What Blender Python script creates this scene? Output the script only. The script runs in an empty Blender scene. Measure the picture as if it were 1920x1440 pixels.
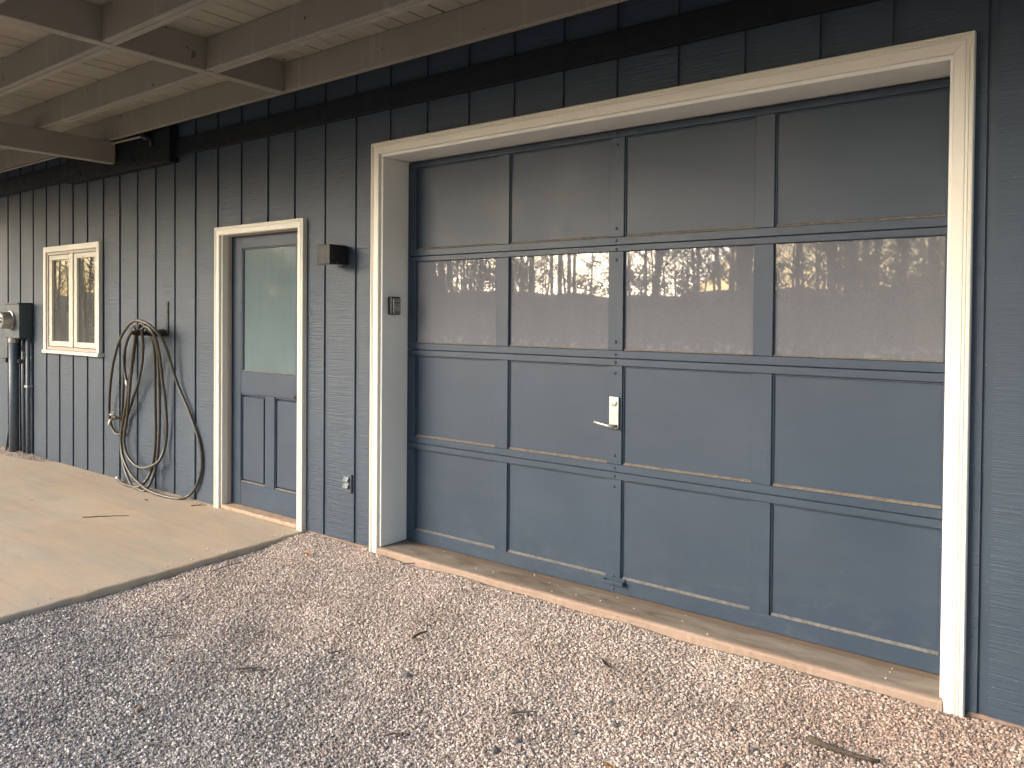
import bpy, bmesh, math, random
from mathutils import Vector, Matrix
import numpy as np

R = random.Random(7)
sc = bpy.context.scene
C = sc.collection

# ------------------------------------------------------------------ camera
cam_d = bpy.data.cameras.new('camera'); cam = bpy.data.objects.new('camera', cam_d); C.objects.link(cam)
F, CYV, YAW, PITCH, ROLL = 1479.87, 617.70, -0.6608, -0.0161, 0.0082
fw = Vector((math.sin(YAW), math.cos(YAW), 0)); rt = Vector((math.cos(YAW), -math.sin(YAW), 0)); up = Vector((0, 0, 1))
f2 = fw*math.cos(PITCH) + up*math.sin(PITCH); u2 = up*math.cos(PITCH) - fw*math.sin(PITCH)
r3 = rt*math.cos(ROLL) + u2*math.sin(ROLL); u3 = u2*math.cos(ROLL) - rt*math.sin(ROLL)
m = Matrix((r3, u3, -f2)).transposed().to_4x4(); m.translation = Vector((3.7068, -3.3276, 1.4638))
cam.matrix_world = m
cam_d.sensor_fit = 'HORIZONTAL'; cam_d.sensor_width = 36.0; cam_d.lens = 36.0*F/1920
cam_d.shift_y = -(720-CYV)/1920
cam_d.clip_start = 0.05; cam_d.clip_end = 600
sc.camera = cam

# ------------------------------------------------------------------ light
SUN_AZ = Vector((-0.62, -0.78)); SUN_EL = math.radians(17)
world = bpy.data.worlds.new('World'); sc.world = world; world.use_nodes = True
nt = world.node_tree; nt.nodes.clear()
sky = nt.nodes.new('ShaderNodeTexSky'); sky.sky_type = 'NISHITA'; sky.sun_disc = False
sky.sun_elevation = SUN_EL; sky.sun_rotation = math.atan2(SUN_AZ.x, SUN_AZ.y)
sky.air_density = 1.0; sky.dust_density = 2.6; sky.ozone_density = 1.0
bg = nt.nodes.new('ShaderNodeBackground'); bg.inputs['Strength'].default_value = 0.105
wo = nt.nodes.new('ShaderNodeOutputWorld')
nt.links.new(sky.outputs[0], bg.inputs[0]); nt.links.new(bg.outputs[0], wo.inputs[0])
sun_d = bpy.data.lights.new('sun', 'SUN'); sun_d.energy = 1.5; sun_d.angle = math.radians(40); sun_d.color = (1.0, 0.95, 0.88)
sun = bpy.data.objects.new('sun', sun_d); C.objects.link(sun)
sd = Vector((SUN_AZ.x*math.cos(SUN_EL), SUN_AZ.y*math.cos(SUN_EL), math.sin(SUN_EL)))
sun.rotation_euler = sd.to_track_quat('Z', 'Y').to_euler(); sun.location = (-6, -10, 8)
sc.view_settings.view_transform = 'Standard'; sc.view_settings.look = 'None'
sc.view_settings.gamma = 1.0; sc.view_settings.use_curve_mapping = False
sc.view_settings.exposure = 2.47
sc.cycles.max_bounces = 7; sc.cycles.diffuse_bounces = 3; sc.cycles.glossy_bounces = 3; sc.cycles.adaptive_threshold = 0.02

# ------------------------------------------------------------------ helpers
def tag(o, label=None, cat=None, group=None, kind=None):
    if label: o['label'] = label
    if cat: o['category'] = cat
    if group: o['group'] = group
    if kind: o['kind'] = kind
    return o
def thing(name, loc, label, cat, group=None):
    o = bpy.data.objects.new(name, None); o.empty_display_size = .1; C.objects.link(o); o.location = loc
    return tag(o, label, cat, group)
def link(name, me, mat, parent=None, smooth=False):
    o = bpy.data.objects.new(name, me); C.objects.link(o)
    if mat is not None and not me.materials: me.materials.append(mat)
    if smooth:
        for p in me.polygons: p.use_smooth = True
    if parent is not None:
        o.parent = parent
        # keep world placement: geometry is in world coordinates
        o.matrix_parent_inverse = Matrix.Translation(-wl(parent))
    return o
def wl(o):
    v = Vector(o.location)
    if o.parent is not None:
        v = Vector(o.location)+wl(o.parent)+Vector(o.matrix_parent_inverse.translation)
    return v
def bm_obj(name, bm, mat, parent=None, smooth=False):
    me = bpy.data.meshes.new(name); bm.normal_update(); bm.to_mesh(me); bm.free()
    return link(name, me, mat, parent, smooth)
def py_obj(name, v, f, mat, parent=None, smooth=False):
    me = bpy.data.meshes.new(name); me.from_pydata([tuple(map(float, a)) for a in v], [], f); me.update()
    bm = bmesh.new(); bm.from_mesh(me); bmesh.ops.recalc_face_normals(bm, faces=bm.faces); bm.to_mesh(me); bm.free()
    return link(name, me, mat, parent, smooth)
def add_box(bm, x0, x1, y0, y1, z0, z1, bev=0.0, seg=1):
    r = bmesh.ops.create_cube(bm, size=1.0); vs = r['verts']
    for v in vs:
        v.co = Vector(((x0+x1)/2+v.co.x*(x1-x0), (y0+y1)/2+v.co.y*(y1-y0), (z0+z1)/2+v.co.z*(z1-z0)))
    if bev > 0:
        es = list({e for v in vs for e in v.link_edges})
        bmesh.ops.bevel(bm, geom=es, offset=bev, segments=seg, affect='EDGES', profile=.5)
def box(name, x0, x1, y0, y1, z0, z1, mat, parent=None, bev=0.002, seg=1):
    bm = bmesh.new(); add_box(bm, x0, x1, y0, y1, z0, z1, bev, seg)
    return bm_obj(name, bm, mat, parent)
def add_tube(bm, pts, r, n=8, cap=True):
    pts = [Vector(p) for p in pts]; rings = []
    rr = r if isinstance(r, (list, tuple)) else [r]*len(pts)
    nrm = None
    for i, p in enumerate(pts):
        t = (pts[min(i+1, len(pts)-1)]-pts[max(i-1, 0)]).normalized()
        if nrm is None:
            nrm = t.orthogonal().normalized()
        else:
            nrm = (nrm - t*nrm.dot(t)); nrm = nrm.normalized() if nrm.length > 1e-6 else t.orthogonal().normalized()
        b = t.cross(nrm)
        rings.append([bm.verts.new(p+(nrm*math.cos(a)+b*math.sin(a))*rr[i]) for a in [2*math.pi*k/n for k in range(n)]])
    for a, b in zip(rings, rings[1:]):
        for k in range(n):
            bm.faces.new((a[k], a[(k+1) % n], b[(k+1) % n], b[k]))
    if cap:
        bm.faces.new(rings[0][::-1]); bm.faces.new(rings[-1])
def tube(name, pts, r, mat, parent=None, n=8):
    bm = bmesh.new(); add_tube(bm, pts, r, n); bmesh.ops.recalc_face_normals(bm, faces=bm.faces)
    return bm_obj(name, bm, mat, parent, True)
def lathe(name, prof, origin, axis, mat, parent=None, n=20, smooth=True):
    """prof: (distance along axis, radius)"""
    a = Vector(axis).normalized(); u = a.orthogonal().normalized(); w = a.cross(u); o = Vector(origin)
    bm = bmesh.new(); rings = []
    for d, r in prof:
        rings.append([bm.verts.new(o+a*d+(u*math.cos(t)+w*math.sin(t))*max(r, 1e-4)) for t in [2*math.pi*k/n for k in range(n)]])
    for p, q in zip(rings, rings[1:]):
        for k in range(n): bm.faces.new((p[k], p[(k+1) % n], q[(k+1) % n], q[k]))
    bm.faces.new(rings[0][::-1]); bm.faces.new(rings[-1]); bmesh.ops.recalc_face_normals(bm, faces=bm.faces)
    ob = bm_obj(name, bm, mat, parent, False)
    if smooth: ob.data.shade_smooth() if hasattr(ob.data, 'shade_smooth') else None
    try: ob.data.set_sharp_from_angle(angle=math.radians(35))
    except Exception: pass
    return ob
def catmull(pts, k=6):
    P = [Vector(p) for p in pts]; out = []
    for i in range(len(P)-1):
        p0, p1, p2, p3 = P[max(i-1, 0)], P[i], P[i+1], P[min(i+2, len(P)-1)]
        for j in range(k):
            t = j/k
            out.append(.5*((2*p1)+(p2-p0)*t+(2*p0-5*p1+4*p2-p3)*t*t+(3*p1-p0-3*p2+p3)*t**3))
    out.append(P[-1]); return out

# ------------------------------------------------------------------ materials
class NB:
    def __init__(s, name):
        s.m = bpy.data.materials.new(name); s.m.use_nodes = True; s.t = s.m.node_tree; s.t.nodes.clear()
        s.out = s.n('ShaderNodeOutputMaterial'); s.pos = s.n('ShaderNodeNewGeometry').outputs['Position']
        s.rnd = s.n('ShaderNodeObjectInfo').outputs['Random']
    def n(s, t): return s.t.nodes.new(t)
    def l(s, a, b):
        if isinstance(a, (int, float, tuple, list)):
            if isinstance(a, (tuple, list)) and len(a) == 3 and b.type == 'RGBA': a = (*a, 1)
            b.default_value = a
        else: s.t.links.new(a, b)
    def scale(s, v, sc3, loc=(0, 0, 0)):
        n = s.n('ShaderNodeMapping'); s.l(v, n.inputs[0]); n.inputs['Scale'].default_value = sc3; n.inputs['Location'].default_value = loc
        return n.outputs[0]
    def noise(s, v, scale=5, detail=4, rough=.55, dist=0):
        n = s.n('ShaderNodeTexNoise'); s.l(v, n.inputs['Vector']); n.inputs['Scale'].default_value = scale
        n.inputs['Detail'].default_value = detail; n.inputs['Roughness'].default_value = rough; n.inputs['Distortion'].default_value = dist
        return n.outputs['Fac']
    def ramp(s, v, *st):
        n = s.n('ShaderNodeValToRGB'); s.l(v, n.inputs[0]); e = n.color_ramp.elements
        for i, (p, c) in enumerate(st):
            el = e[i] if i < 2 else e.new(p)
            el.position = p; el.color = (*c, 1) if isinstance(c, (tuple, list)) else (c, c, c, 1)
        return n.outputs[0]
    def mix(s, f, a, b, mode='MIX'):
        n = s.n('ShaderNodeMix'); n.data_type = 'RGBA'; n.blend_type = mode
        s.l(f, n.inputs[0]); s.l(a, n.inputs[6]); s.l(b, n.inputs[7]); return n.outputs[2]
    def math(s, op, a, b=0.0, c=None):
        n = s.n('ShaderNodeMath'); n.operation = op; s.l(a, n.inputs[0]); s.l(b, n.inputs[1])
        if c is not None: s.l(c, n.inputs[2])
        return n.outputs[0]
    def sep(s, v):
        n = s.n('ShaderNodeSeparateXYZ'); s.l(v, n.inputs[0]); return n.outputs
    def mapr(s, v, a, b, c=0.0, d=1.0):
        n = s.n('ShaderNodeMapRange'); s.l(v, n.inputs[0]); n.inputs[1].default_value = a; n.inputs[2].default_value = b
        n.inputs[3].default_value = c; n.inputs[4].default_value = d; return n.outputs[0]
    def bump(s, h, strength=.3, dist=.002, nrm=None):
        n = s.n('ShaderNodeBump'); n.inputs['Strength'].default_value = strength; n.inputs['Distance'].default_value = dist
        s.l(h, n.inputs['Height'])
        if nrm is not None: s.l(nrm, n.inputs['Normal'])
        return n.outputs[0]
    def done(s, col, rough=.6, nrm=None, metal=0.0, spec=.5, **kw):
        b = s.n('ShaderNodeBsdfPrincipled'); s.l(col, b.inputs['Base Color']); s.l(rough, b.inputs['Roughness'])
        s.l(metal, b.inputs['Metallic']); b.inputs['Specular IOR Level'].default_value = spec
        if nrm is not None: s.l(nrm, b.inputs['Normal'])
        s.l(b.outputs[0], s.out.inputs[0]); s.b = b; return s.m

BLUE = (0.098, 0.128, 0.160)
def mat_siding(name, textured=True):
    b = NB(name)
    v = b.scale(b.pos, (2.2, 1, 95)); v2 = b.scale(b.pos, (6, 1, 240), (3.1, 0, .7))
    n1 = b.noise(v, 1.0, 5, .65, .3); n2 = b.noise(v2, 1.0, 3, .6, .2)
    big = b.noise(b.pos, 1.3, 4, .6); fine = b.noise(b.pos, 260, 2, .6)
    col = b.ramp(big, (.3, (0.033, 0.050, 0.072)), (.7, (0.046, 0.065, 0.090)))
    col = b.mix(b.math('MULTIPLY', b.rnd, .35), col, (0.050, 0.068, 0.092))
    if textured:
        streak = b.math('MULTIPLY', b.mapr(n1, .60, .70), b.mapr(n2, .48, .62))
        col = b.mix(b.math('MULTIPLY', streak, .40), col, (0.16, 0.19, 0.22))
        dark = b.mapr(n1, .36, .30)
        col = b.mix(b.math('MULTIPLY', dark, .45), col, (0.018, 0.025, 0.034))
        h = b.math('ADD', b.math('MULTIPLY', n1, 1.0), b.math('MULTIPLY', n2, .55))
        nr = b.bump(h, .75, .0040); nr = b.bump(fine, .35, .0006, nr)
    else:
        nr = b.bump(fine, .25, .0006)
        grain = b.noise(b.scale(b.pos, (60, 60, 2.5)), 1, 4, .6)
        nr = b.bump(grain, .35, .0012, nr)
    spk = b.mapr(b.noise(b.pos, 140, 1, .5), .775, .795)
    col = b.mix(b.math('MULTIPLY', spk, .6), col, (.45, .47, .48))
    return b.done(col, b.mapr(big, .3, .7, .42, .56), nr, spec=.36)
M = {}
M['siding'] = mat_siding('siding_paint')
M['batten'] = mat_siding('groove_paint', False)

def mat_door():
    b = NB('door_paint')
    big = b.noise(b.pos, 2.1, 5, .62); fine = b.noise(b.pos, 320, 2, .6)
    gr = b.noise(b.scale(b.pos, (3.0, 3.0, 55)), 1, 5, .6, .4)
    col = b.ramp(big, (.3, (0.025, 0.042, 0.068)), (.7, (0.034, 0.053, 0.082)))
    col = b.mix(b.math('MULTIPLY', b.rnd, .3), col, (0.040, 0.054, 0.074))
    z = b.sep(b.pos)[2]
    scuff = b.math('MULTIPLY', b.mapr(z, .42, .12), b.mapr(b.noise(b.scale(b.pos, (9, 9, 14)), 1, 6, .7, .6), .52, .66))
    col = b.mix(b.math('MULTIPLY', scuff, .15), col, (.12, .135, .15))
    spk = b.mapr(b.noise(b.pos, 110, 1, .5), .785, .80)
    col = b.mix(b.math('MULTIPLY', spk, .45), col, (.22, .23, .24))
    dust = b.mapr(b.noise(b.scale(b.pos, (1.5, 1, 5)), 1.2, 4, .6), .5, .75)
    col = b.mix(b.math('MULTIPLY', dust, .06), col, (.16, .145, .125))
    nr = b.bump(gr, .22, .0012); nr = b.bump(fine, .15, .0005, nr)
    return b.done(col, b.mapr(big, .3, .7, .44, .54), nr, spec=.36)
M['door'] = mat_door()

def mat_trim(name, base=(.71, .675, .585), dirt=.18):
    b = NB(name)
    n = b.noise(b.pos, 14, 5, .65); f = b.noise(b.pos, 180, 3, .6)
    gr = b.noise(b.scale(b.pos, (20, 20, 6)), 1, 4, .6)
    col = b.mix(b.mapr(n, .52, .80, 0, dirt), base, tuple(c*.72 for c in base))
    z = b.sep(b.pos)[2]
    low = b.math('MULTIPLY', b.mapr(z, .35, .0), b.mapr(f, .5, .62))
    col = b.mix(b.math('MULTIPLY', low, .5), col, (.30, .27, .23))
    chip = b.mapr(b.noise(b.pos, 38, 3, .6), .70, .725)
    col = b.mix(b.math('MULTIPLY', chip, .35), col, (.34, .30, .25))
    nr = b.bump(gr, .2, .001); nr = b.bump(f, .2, .0005, nr)
    return b.done(col, .45, nr, spec=.4)
M['trim'] = mat_trim('white_trim_paint')
M['jamb'] = mat_trim('jamb_paint', (.76, .75, .70), .2)
M['sash'] = mat_trim('window_sash_paint', (.62, .58, .48), .2)
M['track'] = mat_trim('window_track_vinyl', (.42, .36, .30), .3)

def mat_simple(name, col, rough=.5, metal=0.0, var=.25, nscale=30, bump=.15, spec=.5):
    b = NB(name); n = b.noise(b.pos, nscale, 5, .6)
    c = b.mix(b.mapr(n, .35, .7), col, tuple(x*(1-var) for x in col))
    return b.done(c, b.mapr(n, .3, .7, max(rough-.08, .02), min(rough+.1, 1)), b.bump(n, bump, .001), metal, spec)
M['black'] = mat_simple('black_powder_coat', (.014, .013, .014), .5, spec=.3)
M['blackplastic'] = mat_simple('black_plastic', (.022, .022, .024), .4)
M['greyplastic'] = mat_simple('grey_metal_cover', (.30, .295, .28), .35, .3)
M['steel'] = mat_simple('dull_steel', (.56, .54, .50), .42, .85, .3, 60)
M['iron'] = mat_simple('rusty_dark_iron', (.05, .038, .030), .7, .2, .4, 80)
M['hose'] = mat_simple('hose_rubber', (.070, .059, .043), .38, 0, .35, 25, .2)
M['brass'] = mat_simple('weathered_brass', (.42, .36, .25), .4, .8, .4, 90)
M['metergrey'] = mat_simple('meter_box_paint', (.050, .066, .078), .5, 0, .2)
M['meterring'] = mat_simple('meter_ring', (.42, .40, .36), .35, .6)
M['pipe'] = mat_simple('painted_conduit', (.11, .135, .16), .5, 0, .25)
M['white'] = mat_simple('meter_dial_white', (.72, .72, .70), .4)
M['ledge'] = mat_simple('dusty_bare_ledge', (.185, .152, .118), .85, 0, .45, 40, .3)
M['ledge2'] = mat_simple('dusty_grey_ledge', (.17, .16, .148), .85, 0, .45, 40, .3)
M['interior'] = mat_simple('interior_paint', (.30, .28, .26), .8)
M['curtain'] = mat_simple('curtain_cloth', (.82, .80, .76), .9)
M['backing'] = mat_simple('added_backing_cloth', (.68, .66, .62), .9)  # pale cloth for the sheet added to lighten the window panes
M['rubber'] = mat_simple('dark_gap_rubber', (.012, .012, .013), .8)
M['outlet'] = mat_simple('outlet_cover_paint', (.055, .073, .09), .5)
M['flap'] = mat_simple('outlet_flap', (.06, .075, .08), .45)
M['ledger'] = mat_simple('dark_board_paint', (.009, .013, .018), .6, 0, .3, 12, .3, .25)
M['twig'] = mat_simple('dry_twig_bark', (.10, .075, .055), .9, 0, .5, 120, .5)
M['twiggrey'] = mat_simple('grey_bark', (.15, .135, .12), .9, 0, .5, 120, .5)
M['leaf'] = mat_simple('dry_leaf', (.42, .19, .05), .7, 0, .4, 150, .4)
M['darkstone'] = mat_simple('dark_grey_stone', (.16, .155, .155), .8, 0, .45, 90, .5)
M['rust'] = mat_simple('rust_brown_stone', (.27, .16, .11), .85, 0, .45, 90, .5)

def mat_deck(name, a, c):
    b = NB(name)
    n = b.noise(b.pos, 3.0, 5, .6); g = b.noise(b.scale(b.pos, (2, 30, 30)), 1, 4, .6)
    col = b.ramp(n, (.3, a), (.75, c)); col = b.mix(b.math('MULTIPLY', b.rnd, .4), col, tuple(x*.82 for x in a))
    spot = b.mapr(b.noise(b.pos, 15, 2, .5), .71, .735)
    col = b.mix(b.math('MULTIPLY', spot, .7), col, (.05, .03, .02))
    drip = b.math('MULTIPLY', b.mapr(b.noise(b.scale(b.pos, (16, 0.4, .9)), 1, 3, .5), .60, .72), .30)
    col = b.mix(drip, col, tuple(min(1, x*1.5) for x in c))
    nr = b.bump(g, .25, .0015); nr = b.bump(b.noise(b.pos, 150, 2, .6), .2, .0006, nr)
    return b.done(col, .62, nr, spec=.35)
M['joist'] = mat_deck('joist_paint', (.275, .25, .21), (.33, .305, .26))
M['plank'] = mat_deck('plank_paint', (.29, .27, .22), (.35, .325, .27))

def mat_concrete(name, warm=True):
    b = NB(name)
    n = b.noise(b.pos, .9, 6, .6, .3); n2 = b.noise(b.scale(b.pos, (.8, 3.5, 1)), 1.6, 5, .6, .6); f = b.noise(b.pos, 190, 4, .7); md = b.noise(b.pos, 22, 5, .65)
    col = b.ramp(n, (.3, (.39, .305, .220)), (.68, (.455, .378, .295)))
    col = b.mix(b.mapr(n2, .45, .70, 0, .6), col, (.51, .36, .23))
    col = b.mix(b.mapr(b.noise(b.scale(b.pos, (1, 2, 1), (4, 2, 0)), 1.1, 4, .6), .5, .75, 0, .45), col, (.32, .30, .275))
    st = b.noise(b.scale(b.pos, (.9, 16, 1)), 1, 5, .65, .5)
    col = b.mix(b.mapr(st, .5, .72, 0, .35), col, (.30, .24, .18))
    col = b.mix(b.mapr(md, .55, .75, 0, .25), col, (.26, .21, .165))
    col = b.mix(b.math('MULTIPLY', b.mapr(f, .58, .70), .4), col, (.17, .14, .11))
    col = b.mix(b.mapr(b.noise(b.scale(b.pos, (1, 1, 1), (2, 9, 0)), 1.9, 5, .7, .8), .58, .66, 0, .28), col, (.42, .27, .20))
    col = b.mix(b.mapr(b.noise(b.pos, 60, 2, .5), .70, .74, 0, .6), col, (.13, .10, .08))
    nr = b.bump(f, .35, .0012); nr = b.bump(md, .25, .003, nr)
    return b.done(col, .75, nr, spec=.3)
M['slab'] = mat_concrete('patio_concrete')
def mat_sill():
    b = NB('sill_concrete')
    n = b.noise(b.scale(b.pos, (2, 6, 6)), 2.0, 6, .65, .4); f = b.noise(b.pos, 160, 4, .7); y = b.sep(b.pos)[1]
    col = b.ramp(n, (.32, (.13, .094, .068)), (.5, (.205, .168, .132)), (.72, (.28, .24, .198)))
    col = b.mix(b.mapr(y, .176, .184), col, b.mix(n, (.12, .085, .062), (.24, .175, .125)))
    edge = b.mapr(b.math('ADD', y, b.math('MULTIPLY', n, .04)), .055, .035)
    col = b.mix(b.math('MULTIPLY', edge, .7), col, (.36, .25, .185))
    col = b.mix(b.math('MULTIPLY', b.mapr(f, .58, .70), .3), col, (.14, .11, .085))
    return b.done(col, .8, b.bump(f, .4, .0015), spec=.3)
M['sill'] = mat_sill()
M['clay'] = mat_simple('clay_stained_footing', (.28, .185, .14), .9, 0, .4, 20, .4)
M['threshold'] = mat_simple('worn_threshold_wood', (.44, .31, .215), .75, 0, .4, 25, .3)

def mat_dirt():
    b = NB('gravel_bed_dirt'); n = b.noise(b.pos, 40, 5, .65); v = b.n('ShaderNodeTexVoronoi'); b.l(b.pos, v.inputs['Vector']); v.inputs['Scale'].default_value = 75
    col = b.ramp(n, (.3, (.13, .10, .08)), (.7, (.24, .19, .155)))
    col = b.mix(.6, col, b.ramp(b.sep(v.outputs['Color'])[0], (0, (.10, .08, .07)), (.5, (.30, .26, .22)), (1, (.55, .50, .45))))
    return b.done(col, .9, b.bump(v.outputs['Distance'], .8, .008), spec=.2)
M['dirt'] = mat_dirt()
def mat_stone():
    b = NB('gravel_stone')
    x, y, z = b.sep(b.pos)
    r = b.rnd
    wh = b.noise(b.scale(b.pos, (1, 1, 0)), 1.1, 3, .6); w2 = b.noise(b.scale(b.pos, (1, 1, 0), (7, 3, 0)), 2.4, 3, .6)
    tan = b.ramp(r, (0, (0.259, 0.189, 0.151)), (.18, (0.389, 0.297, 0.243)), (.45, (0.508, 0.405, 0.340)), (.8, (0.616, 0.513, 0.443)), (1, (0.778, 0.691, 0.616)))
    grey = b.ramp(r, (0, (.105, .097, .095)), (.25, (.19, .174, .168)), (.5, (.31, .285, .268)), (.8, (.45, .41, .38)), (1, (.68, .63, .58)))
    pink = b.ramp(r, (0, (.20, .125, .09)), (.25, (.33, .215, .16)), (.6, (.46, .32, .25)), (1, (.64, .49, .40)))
    # greyer tone mixed in away from the wall, towards the slab side
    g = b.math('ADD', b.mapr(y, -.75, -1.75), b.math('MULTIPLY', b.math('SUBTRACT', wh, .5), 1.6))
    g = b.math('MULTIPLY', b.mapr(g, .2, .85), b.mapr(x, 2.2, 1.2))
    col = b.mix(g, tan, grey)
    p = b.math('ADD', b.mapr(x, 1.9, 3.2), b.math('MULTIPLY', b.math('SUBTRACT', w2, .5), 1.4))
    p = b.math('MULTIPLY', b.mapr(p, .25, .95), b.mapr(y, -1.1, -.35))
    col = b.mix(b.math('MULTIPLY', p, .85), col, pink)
    n = b.noise(b.pos, 350, 3, .6)
    col = b.mix(b.mapr(n, .4, .75, 0, .35), col, (.22, .175, .145))
    dk = b.noise(b.scale(b.pos, (1, 1, 0), (1, 5, 0)), 2.1, 5, .7, .5)
    col = b.mix(b.mapr(dk, .50, .70, 0, .38), col, (.12, .09, .075))
    return b.done(col, .75, b.bump(n, .3, .0008), spec=.3)
M['stone'] = mat_stone()

def mat_hazy_glass(name, dcol, refl, rough=.015, vert=True, under=(.2, .2, .2)):
    """grimy pane: clear reflecting surface over a dust film"""
    b = NB(name)
    n = b.noise(b.pos, 260, 2, .7); n2 = b.noise(b.scale(b.pos, (14, 1, 1.2)), 1.5, 4, .6); n3 = b.noise(b.pos, 3, 4, .6)
    col = b.mix(b.mapr(n, .3, .7), tuple(c*.80 for c in dcol), tuple(c*1.15 for c in dcol))
    col = b.mix(b.mapr(n2, .35, .7, 0, .22), col, tuple(c*.75 for c in dcol))
    col = b.mix(b.mapr(n3, .4, .7, 0, .3), col, under)
    zz = b.sep(b.pos)[2]
    cor = b.math('MULTIPLY', b.mapr(zz, 1.37, 1.295) if vert else 0.0, b.mapr(b.noise(b.pos, 26, 5, .7), .50, .70))
    col = b.mix(b.math('MULTIPLY', cor, .5), col, tuple(c*1.9 for c in dcol))
    d = b.n('ShaderNodeBsdfDiffuse'); b.l(col, d.inputs[0])
    g = b.n('ShaderNodeBsdfGlossy'); g.inputs['Roughness'].default_value = rough; g.inputs[0].default_value = (1, 1, 1, 1)
    fr = b.n('ShaderNodeFresnel'); fr.inputs[0].default_value = 1.5
    ms = b.n('ShaderNodeMixShader'); b.l(b.math('MULTIPLY', fr.outputs[0], refl), ms.inputs[0])
    b.l(d.outputs[0], ms.inputs[1]); b.l(g.outputs[0], ms.inputs[2]); b.l(ms.outputs[0], b.out.inputs[0])
    return b.m
M['pane'] = mat_hazy_glass('dusty_garage_glass', (.158, .163, .184), 1.4, .016, under=(.140, .144, .160))
M['frost'] = mat_hazy_glass('frosted_door_glass', (.132, .176, .186), .75, .05, vert=False, under=(.10, .128, .136))
def mat_clear():
    b = NB('window_glass')
    t = b.n('ShaderNodeBsdfTransparent'); t.inputs[0].default_value = (.82, .83, .82, 1)
    g = b.n('ShaderNodeBsdfGlossy'); g.inputs['Roughness'].default_value = .01
    d = b.n('ShaderNodeBsdfDiffuse'); d.inputs[0].default_value = (.25, .245, .23, 1)
    fr = b.n('ShaderNodeFresnel'); fr.inputs[0].default_value = 1.5
    m1 = b.n('ShaderNodeMixShader'); m1.inputs[0].default_value = .22; b.l(t.outputs[0], m1.inputs[1]); b.l(d.outputs[0], m1.inputs[2])
    m2 = b.n('ShaderNodeMixShader'); b.l(b.math('MULTIPLY', fr.outputs[0], .7), m2.inputs[0]); b.l(m1.outputs[0], m2.inputs[1]); b.l(g.outputs[0], m2.inputs[2])
    b.l(m2.outputs[0], b.out.inputs[0]); return b.m
M['glass'] = mat_clear()
M['lens'] = mat_clear(); M['lens'].name = 'meter_lens_glass'
M['bark'] = mat_simple('tree_bark', (.10, .082, .065), .9, 0, .4, 8, .3)
M['litter'] = mat_simple('leaf_litter', (.16, .115, .075), .95, 0, .5, 1.2, .3)
M['brush'] = mat_simple('undergrowth_twigs', (.13, .105, .075), .95, 0, .5, 2, .2)
M['brick'] = mat_simple('brown_post_paint', (.16, .12, .095), .8, 0, .3, 12, .3)

# ================================================================== the setting
W = 0.035            # face of the siding; the front of the door trim is y = 0
def ground_grid(name, x0, x1, y0, y1, nx, ny, hf, mat):
    xs = np.linspace(x0, x1, nx); ys = np.linspace(y0, y1, ny)
    v = [(x, y, hf(x, y)) for y in ys for x in xs]
    f = [(j*nx+i, j*nx+i+1, (j+1)*nx+i+1, (j+1)*nx+i) for j in range(ny-1) for i in range(nx-1)]
    me = bpy.data.meshes.new(name); me.from_pydata(v, [], f); me.update()
    return link(name, me, mat, None, True)
def ss(a, b, x):
    t = min(1, max(0, (x-a)/(b-a))); return t*t*(3-2*t)
o = ground_grid('ground', -300, 300, -300, 40, 13, 8, lambda x, y: -.16, M['litter']); tag(o, kind='structure')
def hillf(x, y):
    return -.3 + 3.35*ss(-14, -40, y) + 0.35*math.sin(x*.13+1)*ss(-16, -40, y) + .25*math.sin(x*.41+y*.3)*ss(-16, -40, y) + .18*math.sin(x*1.7+y)*ss(-16, -40, y)
o = ground_grid('hill', -130, 90, -60, -12, 90, 24, hillf, M['litter']); tag(o, kind='structure')
def gh(x, y):
    h = -.034 + .026*ss(-.45, -.05, y)
    h += .006*math.sin(x*5.1+y*3.3)*math.sin(y*4.7-x*1.9) + .004*math.sin(x*11+y*7)
    return h
gravel_bed = ground_grid('gravel_bed', -.62, 6.4, -5.0, .05, 142, 102, gh, M['dirt']); tag(gravel_bed, kind='structure')
drive = ground_grid('driveway', -9, 9, -11, -5.002, 30, 12, lambda x, y: -.04, M['dirt']); tag(drive, kind='structure')

# concrete patio slab with a worn, slightly wandering edge
def edge_x(y): return -.655 - .073*y
n = 90; edge = []
for i in range(n+1):
    y = .044 - i*(5.04/n)
    edge.append((edge_x(y)+.004*math.sin(i*1.7)+R.uniform(-.004, .004), y))
bm = bmesh.new()
prof = [(-.030, 0.0), (-.012, -.0015), (-.003, -.007), (0.0, -.018), (.003, -.15)]
rows = [[bm.verts.new((ex+du+(R.uniform(-.003, .003) if 0 < k < 4 else 0), y, z+(R.uniform(-.0012, .0012) if k in (1, 2) else 0))) for ex, y in edge] for k, (du, z) in enumerate(prof)]
far = [bm.verts.new((-9, y, 0)) for ex, y in edge]
for a, b in zip([far]+rows, rows):
    for i in range(n): bm.faces.new((a[i], b[i], b[i+1], a[i+1]))
bmesh.ops.recalc_face_normals(bm, faces=bm.faces)
slab = bm_obj('patio_slab', bm, M['slab'], None, True); tag(slab, kind='structure')

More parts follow.
